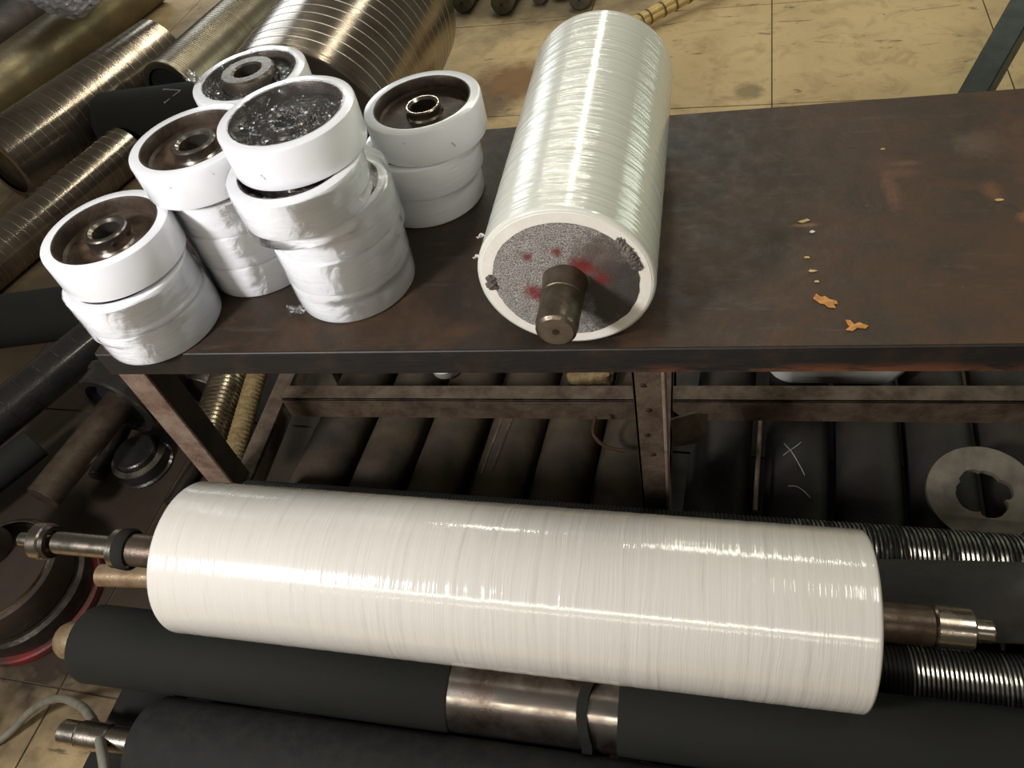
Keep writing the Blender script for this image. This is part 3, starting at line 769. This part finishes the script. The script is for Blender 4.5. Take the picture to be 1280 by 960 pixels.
wt = build('plastic_tray', bm, 'white_plastic'); wt.location = (.590, .468, -.532); wt.rotation_euler = (0, math.radians(2), 0)
tag(wt, 'white plastic tray half hidden behind the bench stretcher at right', 'tray')
bm = lathe_bm([(0, 0), (0, .03), (.006, .036), (.03, .042), (.034, .045), (.034, .040), (.008, .03), (.008, 0)], 40)
bo = build('small_dish', bm, 'white_plastic'); bo.location = (-.268, .405, -.507); tag(bo, 'small white dish just below the bench edge, left of the middle leg', 'dish')
bm = bmesh.new(); g = bmesh.ops.create_icosphere(bm, subdivisions=3, radius=1)
for v in g['verts']:
    k = 1 + .35 * noise.noise(v.co * 1.6); v.co = V((v.co.x * .055 * k, v.co.y * .03 * k, v.co.z * .022 * k))
yo = build('grease_lump', bm, 'weave'); yo.location = (.080, .372, -.500); tag(yo, 'yellowish brown lump of waste lying by the middle leg under the bench', 'waste')

# ================================================================== PIPES AND ROLLERS BEHIND AT LEFT
def grooved(R, step, dep=.0014, a=.03, jit=0., w=.0016):
    def f(L):
        p = [(.0, R * .80), (0, R - .004), (.004, R)]; z = a
        while z < L - .03:
            zz = z + random.uniform(-jit, jit)
            p += [(zz - w, R), (zz - w * .5, R + dep), (zz + w * .5, R + dep), (zz + w, R)]; z += step
        return p + [(L - .004, R), (L, R - .004), (L, R * .80), (L - .02, R * .80), (L - .021, 0), (.021, 0), (.02, R * .8)]
    return f
def gpipe(name, label, p0, p1, R, mat, step=.03, jit=.0, w=.0016, dep=.0014, cat='pipe', rings=False, cap='steel_dark'):
    t = roller(name, label, p0, p1, R, mat, cat=cat, cover='shell', prof=grooved(R, 9 if rings else step, dep, .03, jit, w), seg=96)
    L = (V(p1) - V(p0)).length
    lathe('end_plate', [(.020, 0), (.020, R * .81), (.024, R * .81), (.024, 0)], cap, t, 64)
    if rings:
        o = lathe('ring', [(-w, R - .0008), (-w * .4, R + dep), (w * .4, R + dep), (w, R - .0008)], 'ridge', t, 96, closed=True)
        n = int((L - .06) / step); o.location = (0, 0, .03)
        for k in range(1, n + 1):
            c = o.copy(); COL.objects.link(c); c.location = (0, 0, .03 + k * step + random.uniform(-jit, jit))
    return t
gpipe('grooved_steel_pipe', 'large shiny grooved steel pipe lying diagonally at the upper left', (-2.45, 1.62, -.625), (-2.115, 2.50, -.625), .155, 'pipe', .046, rings=True, w=.0012, dep=.0008)
gpipe('grooved_steel_pipe', 'slimmer grooved steel pipe between the large pipe and the front left wheels', (-2.266, .87, -.688), (-1.98, 1.80, -.688), .092, 'pipe', .038, rings=True, w=.0014, dep=.001)
gpipe('grooved_steel_pipe', 'olive steel pipe with fine rings behind the rear wheel stack', (-1.905, 2.13, -.640), (-1.60, 3.7, -.640), .140, 'pipe_pale', .012, w=.001, cap='rubber')
gpipe('steel_drum', 'big short steel drum with ring grooves behind the wheel stacks', (-.957, 1.375, -.465), (-.925, 2.265, -.465), .3145, 'pipe', .052, cat='drum', rings=True, w=.0022, dep=.001, cap='rubber')
gpipe('steel_pipe', 'yellowed smooth pipe beyond the large grooved pipe, upper left corner', (-3.08, 1.9, -.645), (-2.72, 3.5, -.645), .135, 'yellow_pipe', 5)
gpipe('rusty_pipe', 'rust brown pipe at the extreme upper left corner', (-3.45, 2.3, -.64), (-3.2, 3.6, -.64), .14, 'rust_steel', 5)
bk = roller('black_cross_roller', 'thick black rubber roller lying crosswise behind the wheel stacks', (-2.13, 1.945, -.655), (-1.31, 1.985, -.655), .125, 'rubber', seg=72)
f0 = frame((-2.13, 1.945, -.655), (.82, .04, 0)).inverted(); bm = bmesh.new()
pts = []
for (u, an) in ((-1.80, 96), (-1.78, 128), (-1.715, 104), (-1.80, 96)):
    pts.append(f0 @ V((u, 1.962 + .1258 * math.cos(math.radians(an)), -.655 + .1258 * math.sin(math.radians(an)))))
for p, q in zip(pts, pts[1:]): tube_bm([p, (p + q) / 2 + (p + q).normalized() * 0, q], .0014, 5, 4, bm)
build('chalk_mark', bm, 'chalk', bk, label='small chalk triangle')
roller('black_end_roller', 'black rubber roller at the left edge, ending beside the bench corner', (-2.35, .73, -.690), (-1.36, .87, -.690), .088, 'rubber', seg=64)
# crumpled plastic bundle
bm = bmesh.new(); g = bmesh.ops.create_icosphere(bm, subdivisions=5, radius=1)
for v in g['verts']:
    c = v.co.copy(); k = 1 + .28 * noise.noise(c * 1.3) + .10 * abs(noise.noise(c * 5)) + .05 * noise.noise(c * 13)
    v.co = V((c.x * .19 * k, c.y * .24 * k, c.z * .15 * k))
MT['bag'] = mat_plain('grey_crumpled_plastic', (.30, .30, .31), .3, 0, .3, 14, .006, 30, col2=(.18, .18, .19), coat=.8)
bo = build('plastic_bundle', bm, 'bag', angle=20); bo.location = (-2.66, 2.83, -.36)
tag(bo, 'bundle in crumpled grey plastic resting on the yellowed pipe, top left', 'bundle')

# ================================================================== LEFT: SHAFTS AND PULLEYS BESIDE THE BENCH
# ringed black roller
t = roller('ringed_black_roller', 'black roller with thin bright rings and a slim shaft, left of the bench corner', (-1.60, .26, -.60), (-1.38, .70, -.60), .062, 'ribbed_black', seg=56, cover='cover', prof=grooved(.062, .062, .0012, .03, 0, .0015),
           ends=[([(-.20, .0, .024)], 'steel_dark', 'slim dark shaft')])
# wheel with a thick protruding shaft
t = thing('pulley_on_shaft', 'dark pulley with a recessed blue black face and thick shaft pointing down left', 'pulley', (-1.215, .355, -.600), (-.22, -1, -.02))
lathe('pulley_rim', [(0, .088), (.0, .106), (-.006, .112), (-.05, .112), (-.056, .120), (-.066, .120), (-.07, .11), (-.16, .11), (-.16, .088)], 'ribbed_black', t, 72, closed=True)
lathe('web', [(-.028, 0), (-.028, .089), (-.05, .089), (-.05, 0)], 'blue_face', t, 56)
lathe('shaft', shaftprof([(-.04, .29, .0415)]), 'steel_brown', t, 40)
t = thing('polished_black_hub', 'low black hub with a thin polished bluish ring, under the pulley', 'hub', (-1.195, .290, FZ + .001), (0, 0, 1))
lathe('hub_body', [(0, 0), (0, .078), (.006, .080), (.010, .074), (.04, .074), (.042, .058), (.066, .058), (.070, .054), (.07, 0)], 'ribbed_black', t, 56)
lathe('polished_ring', [(.042, .0745), (.046, .0745), (.052, .060), (.048, .058), (.042, .068)], 'steel_bright', t, 56, closed=True)
t = thing('dark_shaft', 'short dark shaft on the dirty floor beside the thick pulley shaft', 'shaft', (-1.315, .235, -.757), (-.08, 1, 0))
lathe('bar', rod(0, .30, .0215), 'steel_dark', t, 28)
t = thing('dark_shaft', 'slim dark shaft end near the foot of the left bench leg', 'shaft', (-1.04, .155, -.759), (.05, .30, 0))
lathe('bar', rod(0, .30, .0195), 'steel_dark', t, 28)
t = thing('round_block', 'dull dark round block behind the pale left leg', 'block', (-1.075, .50, -.715), (-.1, -1, 0))
lathe('block_body', rod(-.12, .0, .062), 'steel_dark', t, 40)
MT['threaded'] = mat_plain('bright_thread', (.30, .25, .17), .25, .9, .3, 30, .0003, 90, col2=(.10, .075, .05))
roller('threaded_bar', 'thick threaded bar with bright thread crests, seen right of the left bench leg', (-.930, .25, -.655), (-.975, .62, -.655), .052, 'threaded', cat='bar', cover='thread', prof=grooved(.050, .014, .003, .01, 0, .004), seg=40)
t = thing('woven_sleeve', 'yellow woven sleeve leaning next to the threaded bar under the bench', 'sleeve', (-.797, .185, -.600), (-.047, .32, 0))
bm = lathe_bm(rod(0, .34, .024), 36)
for k in range(26): lathe_bm([(0.006 + k * .0128, .0238), (.009 + k * .0128, .0262), (.012 + k * .0128, .0238)], 36, bm)
build('sleeve_body', bm, 'weave', t)
t = thing('dark_bar', 'dark shaft hidden in shadow at the far left, behind the drum', 'shaft', (-1.62, .02, -.66), (.30, .5, 0))
lathe('bar', rod(0, .3, .045), 'rubber', t, 32)

# stepped drum with a red foot, lower left
t = thing('stepped_drum', 'dark stepped drum standing on a red ring at the lower left', 'drum', (-1.300, -.118, FZ + .001), (0, 0, 1))
lathe('red_foot', [(0, .10), (0, .168), (.004, .170), (.020, .170), (.024, .166), (.024, .10)], 'red', t, 96, closed=True, label='red painted foot ring')
lathe('lower_body', [(.024, 0), (.024, .155), (.030, .158), (.070, .158), (.078, .150), (.078, 0)], 'steel_dark', t, 80, wob=.002)
lathe('upper_body', [(.078, 0), (.078, .138), (.084, .142), (.155, .142), (.160, .138), (.160, .128), (.135, .126), (.135, 0)], 'rust_steel', t, 80)
lathe('bright_rim', [(.158, .126), (.164, .127), (.165, .131), (.160, .133)], 'steel_bright', t, 80, closed=True, label='thin bright rim')
t = thing('rusty_disc', 'rusty round disc at the left edge above the stepped drum', 'disc', (-1.365, -.055, FZ + .150), (.15, -.2, 1))
lathe('disc_body', [(0, 0), (0, .050), (.17, .052), (.175, .056), (.19, .056), (.19, .047), (.183, .045), (.183, 0)], 'rust_steel', t, 56)

# grey cable arching over
bm = tube_bm([(-1.45, -.60, -.772), (-1.300, -.52, -.772), (-1.186, -.445, -.765), (-1.104, -.388, -.72), (-.982, -.381, -.635), (-.830, -.418, -.525), (-.700, -.470, -.420), (-.615, -.520, -.355), (-.56, -.60, -.352), (-.53, -.72, -.36)], .0082, 14, 10)
tag(build('grey_cable', bm, 'cable'), 'grey rubber cable arching from the floor over the polished shaft', 'cable')
# dark thing at the left border
t = thing('dark_drum_edge', 'dark round object cut by the left edge of the picture, on the cream floor', 'drum', (-1.452, -.40, FZ + .001), (0, 0, 1))
lathe('body', [(0, 0), (0, .115), (.006, .12), (.08, .12), (.086, .114), (.086, 0)], 'steel_dark', t, 56)

# ================================================================== BACKGROUND RIGHT
g0 = V((1.10, 1.60, FZ + .02)); g1 = V((1.80, 2.60, FZ + .85))
t = thing('green_strut', 'dark green square steel strut slanting up behind the bench at the right', 'strut', g0, g1 - g0)
L = (g1 - g0).length
box('square_tube', (-.04, -.04, 0), (.04, .04, L), 'green', t, bev=.004); box('foot_plate', (-.07, -.07, -.012), (.07, .07, 0), 'green', t)
far = [(-.765, 2.90, .050, 'dull steel shaft end at the top, nearest the steel drum'), (-.560, 2.835, .052, 'round shaft end with a centre hole, second from the left at the top edge'),
       (-.395, 2.90, .035, 'small shaft end at the top edge, left of the white roller'), (-.300, 2.92, .038, 'greenish shaft end at the top, just left of the white roller'), (-.195, 2.80, .052, 'shaft end partly behind the far end of the bench roller')]
MT['far_shaft'] = mat_plain('olive_shaft', (.13, .125, .095), .45, .4, .3, 20, .001, 60, col2=(.07, .065, .045))
for (x, y, r, lab) in far:
    t = thing('shaft_end', lab, 'shaft', (x, y, FZ + r + .001), (.12, 1, 0), 'row of shafts on the far floor')
    b = lathe('bar', rod(0, .75, r, .006), 'far_shaft', t, 40)
    lathe('centre_hole', [(-.0006, 0), (-.0006, r * .16), (.002, r * .18)], 'steel_dark', b, 16)
t = roller('far_dark_roller', 'dark roller lying across behind the far shaft ends', (-1.0, 3.95, -.69), (.1, 3.87, -.69), .09, 'rubber', seg=40)
# cane broom handle bundle
bm = bmesh.new(); t = thing('cane_bundle', 'bundle of yellow canes bound with dark rings, lying behind the white bench roller', 'canes', (-.02, 2.47, FZ + .033), (.30, .226, .03))
for k in range(7):
    a = k * math.pi / 3; rr = 0 if k == 6 else .019
    build('cane', lathe_bm(rod(0, .9, .0115, .002), 14, None, Matrix.Translation((rr * math.cos(a), rr * math.sin(a), 0))), 'cane', t)
for z in (.13, .17, .24, .30, .37): lathe('binding', [(z, .0305), (z, .0325), (z + .006, .0325), (z + .006, .0305)], 'cane_dark', t, 28, closed=True)

# ================================================================== SMALL CHIPS ON THE BENCH
def chip(pts, label, mat='orange_chip', h=.0012):
    bm = bmesh.new(); cx = sum(p[0] for p in pts) / len(pts); cy = sum(p[1] for p in pts) / len(pts)
    f = bm.faces.new([bm.verts.new((x - cx, y - cy, .0)) for x, y in pts]); r = bmesh.ops.extrude_face_region(bm, geom=[f])
    for v in r['geom']:
        if isinstance(v, bmesh.types.BMVert): v.co.z += h
    o = build('paint_chip', bm, mat, smooth=False); o.location = (cx, cy, .0006); tag(o, label, 'paint chip'); return o
chip([(.462, .090), (.467, .099), (.473, .092), (.478, .094), (.484, .087), (.492, .084), (.494, .078), (.488, .077), (.490, .070), (.481, .071), (.476, .078), (.470, .080)], 'larger orange paint chip on the bench, right of the white roller')
chip([(.500, .046), (.506, .045), (.510, .037), (.517, .041), (.522, .037), (.528, .034), (.524, .029), (.514, .031), (.507, .025), (.498, .027), (.504, .033), (.501, .039)], 'smaller orange chip nearest the front edge of the bench')
chip([(.455, .262), (.470, .268), (.474, .264), (.462, .258)], 'pale tan sliver in the middle of the bench top', 'cane')
chip([(.470, .236), (.475, .240), (.479, .236), (.474, .233)], 'tiny white flake below the tan sliver on the bench', 'white_plastic')
for k, (x, y, sz, lab) in enumerate(((.745, .293, .006, 'small tan paint fleck near the right border of the bench'), (.462, .178, .005, 'tiny tan fleck in the column of flecks above the orange chips'),
        (.467, .148, .006, 'small tan fleck just above the larger orange chip'), (.470, .125, .005, 'tiny tan fleck nearest above the larger orange chip'), (.605, .442, .004, 'tiny tan fleck toward the back edge of the bench'))):
    random.seed(k); chip([(x + sz * random.uniform(.6, 1.2) * math.cos(a), y + .6 * sz * random.uniform(.5, 1.2) * math.sin(a)) for a in (0, 1.1, 2.1, 3.2, 4.2, 5.3)], lab, 'cane', .0008)
